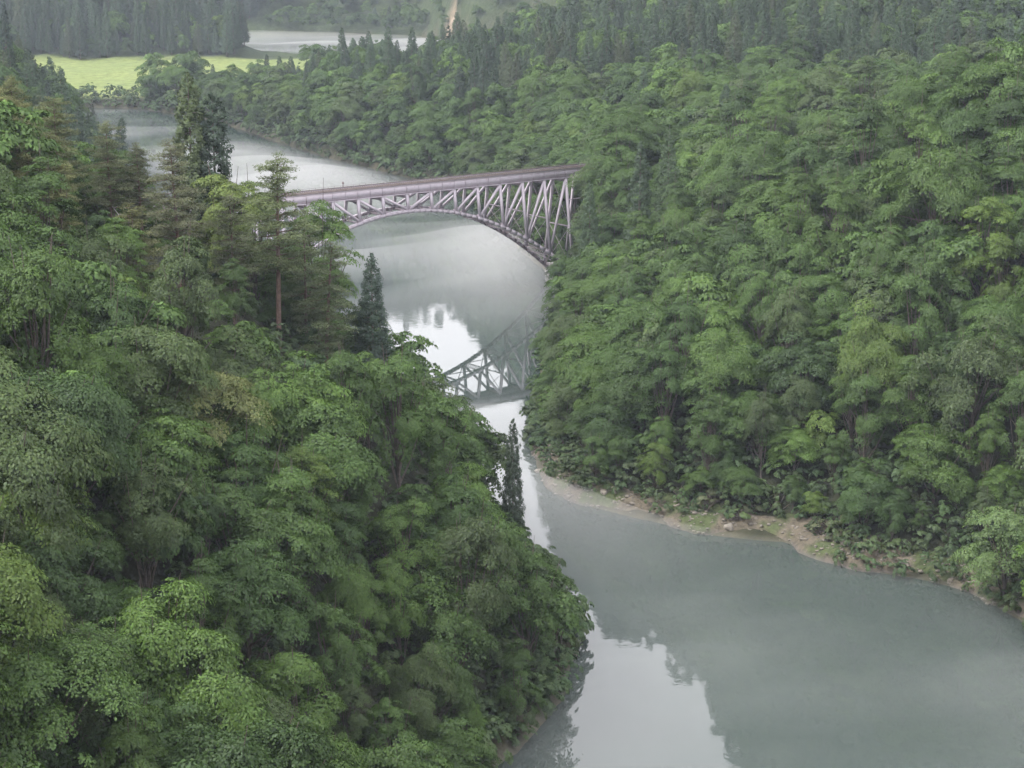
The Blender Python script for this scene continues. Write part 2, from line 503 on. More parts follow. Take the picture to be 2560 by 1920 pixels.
NEND = 7.2
LO, HI = -13.0, 12.6          # deck ends, in panels
for side in (0, 1):
    m = MB()                                               # plate girder with flanges
    a, b = bpt(LO, side, up=1.15), bpt(HI, side, up=1.15)
    m.bar(a, b, 0.16, 2.06)
    g = part('girder', m, M_PAINT)
    for zz, nm in ((2.25, 'upper_flange'), (0.07, 'lower_flange')):
        m = MB(); m.bar(bpt(LO, side, up=zz), bpt(HI, side, up=zz), 0.62, 0.15); part(nm, m, M_PAINT, g)
    m = MB(); m.bar(bpt(LO, side, up=0.46), bpt(HI, side, up=0.46), 0.30, 0.10); part('ledge', m, M_PAINT2, g)
    m = MB()
    n = LO
    sg = -1 if side == 0 else 1
    while n < HI:
        m.bar(bpt(n, side, lat=sg * 0.16, up=0.2), bpt(n, side, lat=sg * 0.16, up=2.1), 0.10, 0.14, up=AX)
        n += 0.5
    part('stiffener', m, M_PAINT, g, kind='stuff')
    # arch rib, a riveted box following a parabola
    m = MB()
    ns = np.linspace(-NEND, NEND, 61)
    for n0, n1 in zip(ns[:-1], ns[1:]):
        a, b = bpt(n0, side, rib_drop(n0)), bpt(n1, side, rib_drop(n1))
        e = (b - a) * 0.02
        m.bar(a - e, b + e, 0.66, 0.74)
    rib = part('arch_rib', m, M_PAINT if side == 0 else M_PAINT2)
    m = MB()
    for n0, n1 in zip(ns[:-1], ns[1:]):
        a, b = bpt(n0, side, rib_drop(n0) - 0.40), bpt(n1, side, rib_drop(n1) - 0.40)
        m.bar(a, b, 0.84, 0.06)
    part('cap_plate', m, M_PAINT, rib)
    # posts, diagonals, gussets
    for n in range(-7, 8):
        dr = rib_drop(n) - 0.25
        m = MB(); m.bar(bpt(n, side, -0.05), bpt(n, side, dr), 0.42, 0.72, up=AX)
        part('post', m, M_PAINT)
        for dd, sx in ((0.35, 0.7), (dr - 0.35, 0.9)):
            gm = MB(); gm.bar(bpt(n - sx / PAN, side, dd), bpt(n + sx / PAN, side, dd), 0.09, 0.95); part('gusset', gm, M_PAINT2)
        if n != 0 and abs(n) < 8:
            sgn = 1 if n > 0 else -1
            m = MB(); m.bar(bpt(n, side, 0.15), bpt(n - sgn, side, rib_drop(n - sgn) - 0.35), 0.40, 0.60, up=AX)
            part('diagonal', m, M_PAINT)
    # approach bents beyond the arch
    for n in (8, 10, -8.5, -10.5):
        q = bpt(n, side)
        gzv = max(gz(q[0], q[1]) - 0.5, 0.5)
        if gzv < 26.0:
            m = MB(); m.bar(bpt(n, side, -0.05), bpt(n, side, 27 - gzv), 0.5, 0.45, up=AX); part('post', m, M_PAINT)

for n in range(-13, 13):                                    # floor beams under the deck
    m = MB()
    m.bar(bpt(n, 0, 0.5, lat=0.30), bpt(n, 1, 0.5, lat=-0.30), 0.30, 0.98)
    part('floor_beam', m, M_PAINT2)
for n in range(-7, 8):
    dr = rib_drop(n)
    a, b = bpt(n, 0, dr), bpt(n, 1, dr)
    if abs(n) >= 3:                                         # laced struts between the ribs
        m = MB()
        for h in (-0.55, 0.55):
            m.bar(bpt(n, 0, dr + h, lat=0.3), bpt(n, 1, dr + h, lat=-0.3), 0.22, 0.14)
        L = 9
        for k in range(L):
            u0, u1 = k / L, (k + 1) / L
            p0, p1 = a + (b - a) * (0.05 + 0.9 * u0), a + (b - a) * (0.05 + 0.9 * u1)
            up = np.array((0, 0, 0.5))
            s = 1 if k % 2 else -1
            m.bar(p0 - up * s, p1 + up * s, 0.07, 0.09, up=AX)
            m.bar(p0 + up * s, p1 - up * s, 0.07, 0.09, up=AX)
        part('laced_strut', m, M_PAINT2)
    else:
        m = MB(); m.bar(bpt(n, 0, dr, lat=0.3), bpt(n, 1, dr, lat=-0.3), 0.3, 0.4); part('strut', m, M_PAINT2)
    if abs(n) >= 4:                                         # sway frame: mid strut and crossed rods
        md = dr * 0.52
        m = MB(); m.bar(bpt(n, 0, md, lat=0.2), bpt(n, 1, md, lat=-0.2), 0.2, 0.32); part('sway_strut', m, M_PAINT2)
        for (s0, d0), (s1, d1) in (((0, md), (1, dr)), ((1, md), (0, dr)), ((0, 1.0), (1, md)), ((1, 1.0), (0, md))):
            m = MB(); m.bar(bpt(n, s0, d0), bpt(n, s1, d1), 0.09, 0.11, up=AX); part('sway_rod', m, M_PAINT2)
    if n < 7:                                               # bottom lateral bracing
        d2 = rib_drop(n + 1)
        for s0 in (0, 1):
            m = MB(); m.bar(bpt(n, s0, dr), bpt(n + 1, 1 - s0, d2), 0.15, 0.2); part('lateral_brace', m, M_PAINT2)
for nn in (10.0, 8.0):                                      # K bracing of the tower at the far springing
    m = MB(); m.bar(bpt(7, 0, 5.5), bpt(8, 0, 5.5), 0.22, 0.3, up=AX); part('tower_strut', m, M_PAINT2); break

# deck: sleepers, rails, walkway and low railing
m = MB()
n = LO
while n < HI:
    m.bar(bpt(n, 0, up=2.12, lat=0.5), bpt(n, 1, up=2.12, lat=-0.5), 0.22, 0.22)
    n += 0.62 / PAN
part('sleeper', m, M_WOOD, kind='stuff')
for lat in (TOPW / 2 - 0.533, TOPW / 2 + 0.533):
    m = MB(); m.bar(bpt(LO, 0, up=2.30, lat=lat), bpt(HI, 0, up=2.30, lat=lat), 0.07, 0.15); part('rail', m, M_RAIL)
for lat in (0.0, TOPW + 0.0):
    m = MB(); m.bar(bpt(LO, 0, up=2.38, lat=lat), bpt(HI, 0, up=2.38, lat=lat), 0.7, 0.08); part('walkway', m, M_RUST)
    m = MB(); m.bar(bpt(LO, 0, up=2.46, lat=lat - 0.36), bpt(HI, 0, up=2.46, lat=lat - 0.36), 0.06, 0.14); part('kerb_board', m, M_RUST)
    m = MB()
    for h in (2.85,):
        m.bar(bpt(LO, 0, up=h, lat=lat - 0.36), bpt(HI, 0, up=h, lat=lat - 0.36), 0.04, 0.04)
    rl = part('handrail', m, M_RUST)
    m = MB()
    n = LO
    while n < HI:
        m.bar(bpt(n, 0, up=2.4, lat=lat - 0.36), bpt(n, 0, up=2.87, lat=lat - 0.36), 0.05, 0.05, up=AX); n += 0.25
    part('baluster', m, M_RUST, rl, kind='stuff')
m = MB(); m.bar(bpt(-2.1, 1, up=1.9, lat=0.3), bpt(-2.1, 1, up=3.7, lat=0.3), 0.14, 0.14, up=AX); m.bar(bpt(-2.1, 1, up=3.3, lat=0.05), bpt(-2.1, 1, up=3.3, lat=0.55), 0.3, 0.4); part('track_marker', m, M_RUST)
for n, sgn in ((NEND, 1), (-NEND, -1)):                     # concrete springing blocks
    m = MB()
    dr = rib_drop(n)
    a, b = bpt(n, 0, dr), bpt(n, 1, dr)
    c = (a + b) / 2 + AX * sgn * 2.0
    m.bar(c - AW * 7.0 + np.array((0, 0, -2.2)), c + AW * 7.0 + np.array((0, 0, -2.2)), 5.0, 7.0)
    part('abutment', m, M_CONC)

# ------------------------------------------------------------------ tree shapes
def leaf_mesh(name, P, NRM, DIR, LEN, WID, COLV, mat):
    """one rhombic leaf spray per row"""
    NRM = NRM / (np.linalg.norm(NRM, axis=1)[:, None] + 1e-9)
    DIR = DIR - NRM * (DIR * NRM).sum(1)[:, None]
    DIR /= np.linalg.norm(DIR, axis=1)[:, None] + 1e-9
    S = np.cross(NRM, DIR)
    L, W = LEN[:, None], WID[:, None]
    a = P - DIR * L * 0.5
    b_ = P + S * W * 0.5 + DIR * L * 0.05
    c = P + DIR * L * 0.5 - NRM * L * 0.12
    d = P - S * W * 0.5 + DIR * L * 0.05
    V = np.stack([a, b_, c, d], 1).reshape(-1, 3)
    F = np.arange(len(P) * 4).reshape(-1, 4)
    me = make_mesh(name, V, F, mat)
    at = me.attributes.new('leaf', 'FLOAT_COLOR', 'FACE')
    at.data.foreach_set('color', np.concatenate([COLV, np.ones((len(P), 1))], 1).astype(np.float32).ravel())
    return me

def unit(r, n):
    v = r.normal(size=(n, 3))
    return v / np.linalg.norm(v, axis=1)[:, None]

PADF = 0.205
def broad_shape(seed, H=13.0, R=4.6, base=0.28, npads=80, nleaf=190, leaf=0.34, layered=0.6, mat=None, barkmat=None):
    r = np.random.default_rng(seed)
    DROOP = r.uniform(0.20, 0.40)
    # lobes: a handful of boughs, each carrying several leaf pads
    nl = r.integers(15, 21)
    lob = []
    for k in range(nl):
        az = 2 * np.pi * (k * 0.618 + r.uniform(-0.07, 0.07))
        el = r.uniform(-0.40, 1.2) if k > 2 else r.uniform(0.9, 1.5)
        rad = r.uniform(0.36, 0.86)
        lob.append((az, el, rad))
    cz = H * (base + (1 - base) * 0.48)
    rz = H * (1 - base) * 0.52
    C0 = np.array((0, 0, cz))
    ax3 = np.array((R, R, rz))
    LC = np.array([C0 + ax3 * np.array((math.cos(e) * math.cos(a_), math.cos(e) * math.sin(a_), math.sin(e))) * q for a_, e, q in lob])
    LR = r.uniform(0.24, 0.42, nl) * R
    PC, PN, PR, PV = [], [], [], []
    tone = r.uniform(0.86, 1.14, nl)
    for k in range(npads):
        j = r.integers(0, nl)
        d = unit(r, 1)[0]
        outw = (LC[j] - C0) / ax3
        d = d + outw * 0.8 + np.array((0, 0, 0.35)); d /= np.linalg.norm(d)
        q = r.uniform(0.72, 1.08) if r.random() < 0.9 else r.uniform(0.3, 0.7)
        c = LC[j] + d * LR[j] * q * np.array((1.1, 1.1, 0.85))
        if c[2] < H * base * 0.75:
            c[2] = H * base * 0.75 + r.uniform(0, 0.8)
        out = (c - C0); out[2] *= 0.4; out /= np.linalg.norm(out) + 1e-9
        n = np.array((0, 0, 1.0)) * layered + out * (0.95 - layered * 0.45) + unit(r, 1)[0] * 0.18
        PC.append(c); PN.append(n / np.linalg.norm(n)); PR.append(r.uniform(0.5, 1.35) * R * PADF); PV.append(tone[j] * r.uniform(0.88, 1.12))
    P, NN, DD, LL, WW, CV = [], [], [], [], [], []
    for c, n, pr, pv in zip(PC, PN, PR, PV):
        m_ = int(nleaf * (pr / (R * PADF)) ** 1.6)
        u = np.cross(n, (0.3, 0.9, 0.2)); u /= np.linalg.norm(u); v = np.cross(n, u)
        an = r.uniform(0, 2 * np.pi, m_)
        # fronds: leaves bunch along a few twigs leaving the pad's centre
        nf = r.integers(6, 10)
        an = np.where(r.random(m_) < 0.7, 2 * np.pi * (np.floor(an / (2 * np.pi) * nf) + 0.5) / nf + r.normal(0, 0.16, m_), an)
        rr = pr * np.sqrt(r.uniform(0.0, 1.0, m_)) * r.uniform(0.70, 1.15, m_) * np.where(r.random(m_) < 0.08, 1.3, 1.0)
        o = np.cos(an)[:, None] * u + np.sin(an)[:, None] * v
        h = r.normal(0, 0.075 * pr, m_) - DROOP * rr * rr / pr + 0.08 * pr
        st = o * rr[:, None]; ox = c - C0; ox[2] = 0; ox = ox / (np.linalg.norm(ox) + 1e-6)
        st = st + ox * (st @ ox)[:, None] * 0.4
        p_ = c + st + n * h[:, None]
        nn = n + unit(r, m_) * 0.48 + o * (0.7 * rr / pr)[:, None]
        P.append(p_); NN.append(nn); DD.append(o + unit(r, m_) * 0.55)
        s = leaf * r.uniform(0.65, 1.3, m_)
        LL.append(s); WW.append(s * r.uniform(0.48, 0.72, m_))
        g = pv * r.uniform(0.8, 1.2, m_)
        CV.append(np.stack([g * r.uniform(0.93, 1.09, m_), g, g * r.uniform(0.88, 1.1, m_)], 1))
    crown = leaf_mesh('crown', *[np.concatenate(q) for q in (P, NN, DD, LL, WW, CV)], mat)
    mb = MB()
    tp = C0 + np.array((r.uniform(-.4, .4), r.uniform(-.4, .4), rz * 0.35))
    pts = [np.array((0, 0, -1.2)), np.array((0.05, 0, 0.3)), np.array((r.uniform(-.25, .25), r.uniform(-.25, .25), H * base)), C0 * np.array((1, 1, 0.85)), tp]
    mb.tube(pts, [0.30, 0.24, 0.19, 0.13, 0.05])
    for j in range(nl):
        s0 = pts[2] + (pts[3] - pts[2]) * r.uniform(-0.25, 0.9)
        md = (s0 + LC[j]) / 2 + np.array((0, 0, -0.25)) + unit(r, 1)[0] * 0.25
        mb.tube([s0, md, LC[j], LC[j] + (LC[j] - md) * 0.5], [0.11, 0.075, 0.05, 0.02], 5)
    return crown, mb.mesh('trunk', barkmat or M_BARK, True)

def cedar_shape(seed, H=24.0, R=2.7, base=0.12, ntuft=230, nleaf=60, leaf=0.42, power=0.75, blunt=0.5, sparse=False, mat=None):
    r = np.random.default_rng(seed)
    P, NN, DD, LL, WW, CV = [], [], [], [], [], []
    lump = r.uniform(0.75, 1.2, 40)
    for k in range(ntuft):
        tt = ((k + r.random()) / ntuft)
        tt = 1 - (1 - tt) ** 0.72                     # more tufts low down, where it is wide
        z = H * (base + (1 - base) * tt)
        prof = (1 - tt) ** power * (0.55 + 0.45 * min(1.0, tt / 0.14 + 0.3))
        rad = R * prof * lump[int(tt * 39)] * r.uniform(0.6, 1.08) + blunt * 0.35 * (1 - tt)
        az = k * 2.39996 + r.uniform(-0.5, 0.5)
        o = np.array((math.cos(az), math.sin(az), 0))
        c = o * rad + np.array((0, 0, z - 0.16 * rad))
        tr = (0.34 + 0.55 * prof) * r.uniform(0.75, 1.25) * (R / 2.7)
        m_ = int(nleaf * (0.5 + 0.7 * prof))
        q = unit(r, m_) * (r.uniform(0, 1, m_) ** 0.4)[:, None] * np.array((tr, tr, tr * 0.85))
        p_ = c + q + o * 0.25 * tr
        outw = q / tr + o * 0.5 + np.array((0, 0, 0.30))
        P.append(p_); NN.append(outw * 0.8 + unit(r, m_) * 0.5 + np.array((0, 0, .25))); DD.append(o * 0.8 + np.array((0, 0, 0.55)) + unit(r, m_) * 0.5)
        s = leaf * r.uniform(0.6, 1.25, m_)
        LL.append(s); WW.append(s * r.uniform(0.30, 0.5, m_))
        g = r.uniform(0.82, 1.18) * r.uniform(0.8, 1.2, m_)
        CV.append(np.stack([g, g, g * 0.97], 1))
    crown = leaf_mesh('crown', *[np.concatenate(q) for q in (P, NN, DD, LL, WW, CV)], mat)
    mb = MB()
    zz = np.linspace(-1.2, H * 0.985, 9)
    mb.tube(np.stack([np.zeros(9), np.zeros(9), zz], 1), np.interp(zz, [-1.2, 0, H], [0.42, 0.34, 0.03]))
    for k in range(46):
        tt = r.uniform(0.02, 0.9); z = H * (base + (1 - base) * tt); az = r.uniform(0, 6.28)
        rad = R * (1 - tt) ** power * 0.85
        o = np.array((math.cos(az), math.sin(az), 0))
        mb.tube([np.array((0, 0, z)), o * rad * 0.5 + np.array((0, 0, z - 0.1 * rad)), o * rad + np.array((0, 0, z - 0.12 * rad))], [0.07, 0.05, 0.02], 4)
    return crown, mb.mesh('trunk', M_BARK, True)

def pine_shape(seed, H=22.0, R=4.2, base=0.30, npads=60, nleaf=230, mat=None, lean=0.0, needle=0.34):
    r = np.random.default_rng(seed)
    kx, ky = r.uniform(-0.5, 0.5, 2)
    def axis_pt(z):
        u = z / H
        return np.array((kx * math.sin(u * 4.0) * 0.6 + lean * u * u, ky * math.sin(u * 3.1 + 0.6) * 0.6, z))
    mb = MB()
    zz = np.linspace(0, H * 0.97, 14)
    pts = [np.array((0, 0, -1.2))] + [axis_pt(z) for z in zz]
    mb.tube(pts, [0.36] + list(np.interp(zz, [0, H * 0.6, H], [0.30, 0.19, 0.03])), 8)
    P, NN, DD, LL, WW, CV = [], [], [], [], [], []
    for k in range(npads):
        tt = (k + r.random()) / npads
        z = H * (base + (1 - base) * tt)
        prof = (0.45 + 0.55 * min(1, tt / 0.25)) * (1 - tt) ** 0.62 + 0.10
        rad = R * prof * r.uniform(0.35, 1.12)
        az = k * 2.39996 + r.uniform(-0.6, 0.6)
        o = np.array((math.cos(az), math.sin(az), 0))
        s0 = axis_pt(z)
        tip = s0 + o * rad + np.array((0, 0, r.uniform(-0.22, 0.42) * rad))
        mid = (s0 + tip) / 2 + np.array((0, 0, r.uniform(-0.25, 0.1))) + unit(r, 1)[0] * 0.15
        mb.tube([s0, mid, tip], [0.085 * (1.2 - tt), 0.055, 0.02], 5)
        for j, (q, sc) in enumerate(((1.0, 1.0), (0.68, 0.9), (0.42, 0.6))):
            if rad * q < 0.5 and j:
                continue
            c = s0 + (tip - s0) * q + unit(r, 1)[0] * np.array((0.35, 0.35, 0.08)) * sc
            pr = (0.62 + 0.34 * rad / R + 0.25 * (1 - tt)) * sc * r.uniform(0.8, 1.2)
            m_ = int(nleaf * 0.45 * pr * pr / 0.6)
            an = r.uniform(0, 2 * np.pi, m_); rr = pr * np.sqrt(r.random(m_))
            fl = np.stack([np.cos(an) * rr, np.sin(an) * rr, r.normal(0, 0.10, m_) + 0.12 * (1 - rr / pr)], 1)
            fl = fl + o * (fl @ o)[:, None] * 0.35
            fl[:, 2] += r.normal(0, 0.12 * pr, m_)
            P.append(c + fl)
            NN.append(unit(r, m_) * 0.7 + np.array((0, 0, 0.8)))
            DD.append(fl * 0.6 + unit(r, m_) * 0.5 + o * 0.3 + np.array((0, 0, 0.25)))
            s = needle * r.uniform(0.6, 1.2, m_)
            LL.append(s); WW.append(s * r.uniform(0.22, 0.36, m_))
            g = r.uniform(0.85, 1.15) * r.uniform(0.8, 1.2, m_)
            CV.append(np.stack([g * 1.03, g, g * 0.95], 1))
    crown = leaf_mesh('crown', *[np.concatenate(q) for q in (P, NN, DD, LL, WW, CV)], mat)
    return crown, mb.mesh('trunk', M_PBARK, True)

def shrub_shape(seed, H=1.8, R=1.5, mat=None, npads=16, nleaf=90, leaf=0.24):
    return broad_shape(seed, H, R, 0.05, npads, nleaf, leaf, 0.55, mat)

# detailed shapes for single trees
BROAD = [broad_shape(100 + i, H=[14, 16.5, 12.5, 17, 14, 15.5, 15, 11.5][i], R=[5.6, 4.3, 6.2, 4.8, 6.8, 4.4, 6.4, 5.2][i],
                     base=[.06, .08, .05, .09, .06, .07, .08, .04][i], npads=[150, 138, 162, 150, 176, 130, 166, 142][i], nleaf=[215, 195, 230, 200, 240, 185, 235, 212][i],
                     leaf=[.235, .215, .25, .225, .24, .21, .27, .225][i], layered=[.75, .55, .95, .65, 1.0, .5, .85, .9][i], mat=M_LEAF) for i in range(8)]
COLUMN = cedar_shape(260, H=24, R=2.2, base=.1, power=.34, ntuft=300, nleaf=64, blunt=.3, mat=M_LEAF)
CEDAR = [cedar_shape(200 + i, H=[24, 26, 22, 25][i], R=[3.1, 3.4, 2.6, 3.6][i], power=[.62, .7, .5, .66][i], ntuft=260, mat=M_LEAF) for i in range(4)]
PINE = [pine_shape(300 + i, H=[22, 20, 18, 21][i], R=[3.9, 4.6, 4.2, 5.0][i], npads=[54, 72, 50, 74][i], base=[.40, .30, .22, .26][i], lean=[.5, -.6, 1.6, 0][i], mat=M_LEAF) for i in range(4)]
CEDAR.append(COLUMN)
SHRUB = [shrub_shape(400 + i, mat=M_LEAF) for i in range(3)]
# lighter shapes for the mass of the forest
def joined(name, crown, trunk):
    return [crown, trunk]
FB_ = [broad_shape(500 + i, H=14, R=5.6, base=.12, npads=104, nleaf=66, leaf=.50, layered=[.7, .9, .6, .8][i], mat=M_LEAF_FAR) for i in range(4)]
FS_ = [broad_shape(700 + i, H=3.2, R=1.8, base=.0, npads=24, nleaf=95, leaf=.24, layered=.5, mat=M_LEAF_FAR) for i in range(3)]
FC_ = [cedar_shape(600 + i, H=23, R=[3.3, 3.7, 3.0][i], power=[.6, .7, .55][i], ntuft=150, nleaf=36, leaf=.70, mat=M_LEAF_FAR) for i in range(3)]

# ------------------------------------------------------------------ where the trees stand
def project(x, y, z):
    c, s = math.cos(PITCH), math.sin(PITCH)
    zz = z - CAM_H
    d = y * c - zz * s
    return 512 + FOC * x / d, 384 - FOC * (zz * c + y * s) / d, d

def grid_points(y0, y1, sp, seed):
    r = np.random.default_rng(seed)
    out = []
    y = y0
    row = 0
    while y < y1:
        hw = y * 0.30 + 25
        xs = np.arange(-hw, hw, sp) + (row % 2) * sp / 2
        out.append(np.stack([xs + r.uniform(-.36, .36, len(xs)) * sp, np.full(len(xs), y) + r.uniform(-.36, .36, len(xs)) * sp], 1))
        y += sp * 0.866
        row += 1
    return np.concatenate(out)

pts = np.concatenate([grid_points(96, 330, 5.7, 1), grid_points(330, 560, 6.3, 2), grid_points(560, 900, 6.8, 3), grid_points(900, 1340, 8.0, 4), grid_points(1340, 2000, 12.0, 5), grid_points(2000, 2560, 14.0, 6)])
px, py = pts.T
pz, pd, pl = ground(px, py)
bs = (px - ORG[0]) * AX[0] + (py - ORG[1]) * AX[1]
bw = (px - ORG[0]) * AW[0] + (py - ORG[1]) * AW[1]
near_bridge = (bw > np.where(bs > 46, -4.5, -8.5)) & (bw < 11) & (bs > LO * PAN) & (bs < (HI + 1) * PAN)
shelf = (~pl) & (py < 322) & (py > 246)
mind = np.where(shelf, 4.6, np.where(py > 900, 1.5, 0.6))
keep = (pd > mind) & ~near_bridge & (meadow_mask(px, py) < 0.4) & (scar_mask(px, py) < 0.4) & (py > 100)
keep &= ~((py < 135) & (px > -5))
keep &= ~((py > 975) & (py < 1300) & (px > -0.138 * py) & (px < 30) & (rng.random(len(px)) < 0.93))
keep &= ~((py > 930) & (py < 1010) & (px < -0.197 * py))
keep &= ~((py > 1190) & (py < 1310) & (px > -174) & (px < 20))
px, py, pz, pd, pl = px[keep], py[keep], pz[keep], pd[keep], pl[keep]
n_t = len(px)
u1, u2, u3, u4 = rng.random(n_t), rng.random(n_t), rng.random(n_t), rng.random(n_t)
cl = fbm(px / 38, py / 38, 71)
# share of conifers by place
pc = np.zeros(n_t)
pc = np.where(pl & (py > 380), 0.55, pc)
right = ~pl
terr = right & (py > 440)
pc = np.where(terr, 0.58 * sstep(18, 42, pd + 22 * (cl - 0.5)) * sstep(590, 690, py + 260 * (cl - 0.5) + 30 * sstep(40, 120, px)), pc)
pc = np.where(py > 1000, np.where(px < -140, 0.82, 0.25), pc)
pc = np.where((py > 1330) & (px > -200), 0.12, pc)
pc = np.where(right & (py < 1010) & (px < -100) & (pd < 30), 0.0, pc)
kind = np.where(u1 < pc, 1, 0)                    # 0 broadleaf, 1 cedar, 2 pine
kind = np.where(pl & (py > 225) & (py < 345) & (pd > 26) & (u1 < 0.09), 2, kind)
size = np.where(kind == 0, 0.54 + 0.74 * u2 ** 1.5, np.where(kind == 1, 0.60 + 0.52 * u2, 0.70 + 0.3 * u2))
size *= np.where((kind == 0) & (pd < 8), np.where((pl & (py < 300)) | (py > 560), 0.95, 0.72), 1.0)
size *= np.where((kind == 0) & pl & (py > 235) & (py < 310) & (px < -28) & (pd > 12), 1.05, 1.0)
size *= np.where((kind == 0) & pl & (py > 222) & (py < 345) & (pd < 16), 0.78, 1.0)
size *= np.where((kind == 0) & pl & (py > 245) & (py < 345) & (px < -40) & (px > -82), 0.80, 1.0)
size *= np.where((kind == 0) & shelf[keep] & (pd < 14), 0.75, 1.0)
size *= np.where((kind == 1) & (px < -140) & (py > 1200), 1.35, 1.0)
size *= np.where((py > 930) & (py < 1300) & (px > -330), np.where(kind == 1, 0.6, 1.15), 1.0)
size *= np.where((kind == 1) & (py > 1215) & (px < -140), 1.6, 1.0)
size *= np.where((kind == 1), 0.75 + 0.5 * vnoise(px / 14, py / 14, 33), 1.0)
# keep the river reach under the bridge open to view: lower trees on the far bank in front of it
size *= np.where(right & (py > 380) & (py < 470) & (pd < 12), 0.8, 1.0)

TONES = [('deep green', (0.046, 0.080, 0.034)), ('mid green', (0.060, 0.100, 0.039)), ('bright green', (0.076, 0.124, 0.043)),
         ('yellow-green', (0.092, 0.136, 0.044)), ('grey-green', (0.064, 0.090, 0.050))]
tone_p = np.clip(fbm(px / 26, py / 26, 81) * 0.7 + u3 * 0.6 - 0.15, 0, 0.999)
tone = np.where(tone_p < .27, 0, np.where(tone_p < .53, 1, np.where(tone_p < .70, 2, np.where(tone_p < .725, 3, np.where(tone_p < .9, 4, 0)))))
CED_T = np.array((0.045, 0.070, 0.039)); PIN_T = np.array((0.125, 0.132, 0.058))

# trees placed one by one: kind, variant, x, y, scale, tint, label
SPECIAL = []
def spot(kind_, var, pxl, dist, sc, tint, lab, rot=0.0, wide=1.0):
    """pxl is a bearing given as an image column of the 1024 frame"""
    x = (pxl - 512) / FOC * math.hypot(dist, 40)
    SPECIAL.append((kind_, var, x, dist, sc, tint, lab, rot, wide))
spot(2, 0, 276, 256, 1.20, (0.102, 0.132, 0.057), 'tall slender red pine with bare reddish trunk against the bridge end', 0.4, 1.1)
spot(2, 2, 322, 258, 1.12, (0.098, 0.127, 0.06), 'leaning red pine with long flat boughs beside the bridge end', 5.9, 1.0)
spot(2, 2, 303, 264, 1.15, (0.098, 0.127, 0.06), 'thin red pine behind the leaning pine by the bridge end', 5.0, .8)
spot(2, 1, 178, 248, 1.02, (0.114, 0.127, 0.069), 'broad brownish red pine with bare lower trunk on the spur', 1.0)
spot(2, 3, 112, 262, 0.78, (0.107, 0.127, 0.062), 'wide flat-boughed red pine behind the broad brownish pine', 2.0)
spot(2, 1, 18, 268, 0.92, (0.114, 0.132, 0.053), 'olive red pine at the top of the wooded spur', 3.1)
spot(2, 3, 62, 258, 0.86, (0.11, 0.129, 0.055), 'wide olive red pine next below the top of the spur', 4.1)
spot(2, 1, 143, 264, 0.74, (0.102, 0.117, 0.064), 'dusky red pine in front of the two river cedars', 0.2)
spot(2, 3, 232, 250, 0.84, (0.082, 0.100, 0.048), 'shorter red pine between the brownish pine and the slender one', 1.9)
spot(1, 4, 194, 278, 1.36, (0.072, 0.098, 0.040), 'lighter green columnar cedar of the pair above the misty river', 0.5, .85)
spot(1, 4, 217, 279, 1.36, (0.036, 0.056, 0.034), 'dark cedar of the pair standing above the misty river', 2.5, .92)
spot(1, 0, 371, 266, 0.98, (0.038, 0.062, 0.040), 'small dark cedar alone at the water beyond the near spur', 1.5, .95)
spot(1, 2, 513, 258, 0.92, (0.042, 0.060, 0.036), 'dark narrow cedar with its trunk showing at the river neck', 0.9, .6)
spot(1, 0, 640, 408, 1.36, (0.046, 0.072, 0.038), 'dark pointed cedar above the gully on the wooded far bank', 0.7, .8)
spot(1, 1, 590, 414, 1.18, (0.052, 0.084, 0.040), 'cedar beside the gully, greener than its pointed neighbour', 3.3, .8)
spot(1, 3, 668, 408, 1.22, (0.056, 0.088, 0.040), 'bushy cedar on the far side of the gully', 4.1, .85)
spot(1, 2, 627, 374, 0.82, (0.085, 0.125, 0.046), 'young bright green cedar amid broadleaf trees of the far bank', 2.2, .9)
spot(1, 1, 14, 600, 1.45, (0.030, 0.046, 0.034), 'towering dark cedar at the edge of the upstream wood', 2.2, .7)
spot(1, 0, 52, 560, 1.0, (0.032, 0.048, 0.036), 'dark cedar below the towering one in the upstream wood', 0.2, .8)
spot(1, 3, 96, 500, 1.05, (0.034, 0.050, 0.036), 'dark wide cedar at the upstream river edge behind the pines', 1.2, .85)
spot(0, 7, 1026, 250, 1.22, (0.085, 0.135, 0.042), 'bright green broadleaf tree leaning over the water at the end of the rocky bank', 0.4)
spot(0, 1, 228, 262, 1.22, (0.120, 0.165, 0.040), 'fresh yellow-green broadleaf tree beside the dark river cedar', 0.9)
spot(0, 3, 254, 268, 1.20, (0.100, 0.145, 0.040), 'bright green broadleaf tree behind the slender red pine', 2.9)
spot(0, 2, 600, 474, 1.25, (0.075, 0.115, 0.036), 'green broadleaf tree hiding the far end of the bridge deck', 0.3)
spot(0, 5, 562, 472, 0.72, (0.066, 0.105, 0.036), 'small broadleaf tree in front of the far arch foot', 1.1)
spot(0, 7, 587, 479, 1.05, (0.068, 0.110, 0.036), 'smaller broadleaf tree at the far springing of the arch', 4.3)
spot(0, 4, 180, 195, 1.05, (0.112, 0.132, 0.042), 'broadleaf tree with yellow flowers among the dark green wood', 1.3)
# neighbours in front of the tall conifers of the spur stay low, so that their trunks show
for s_ in SPECIAL:
    if s_[0] in (1, 2) and s_[3] < 300:
        ang = (px / py - s_[2] / s_[3]) * s_[3]
        size = np.where((kind == 0) & (np.abs(ang) < 5.5) & (py < s_[3] + 2) & (py > s_[3] - 34), size * 0.55, size)
        kind = np.where((kind == 2) & (np.abs(ang) < 6) & (np.abs(py - s_[3]) < 14), 0, kind)

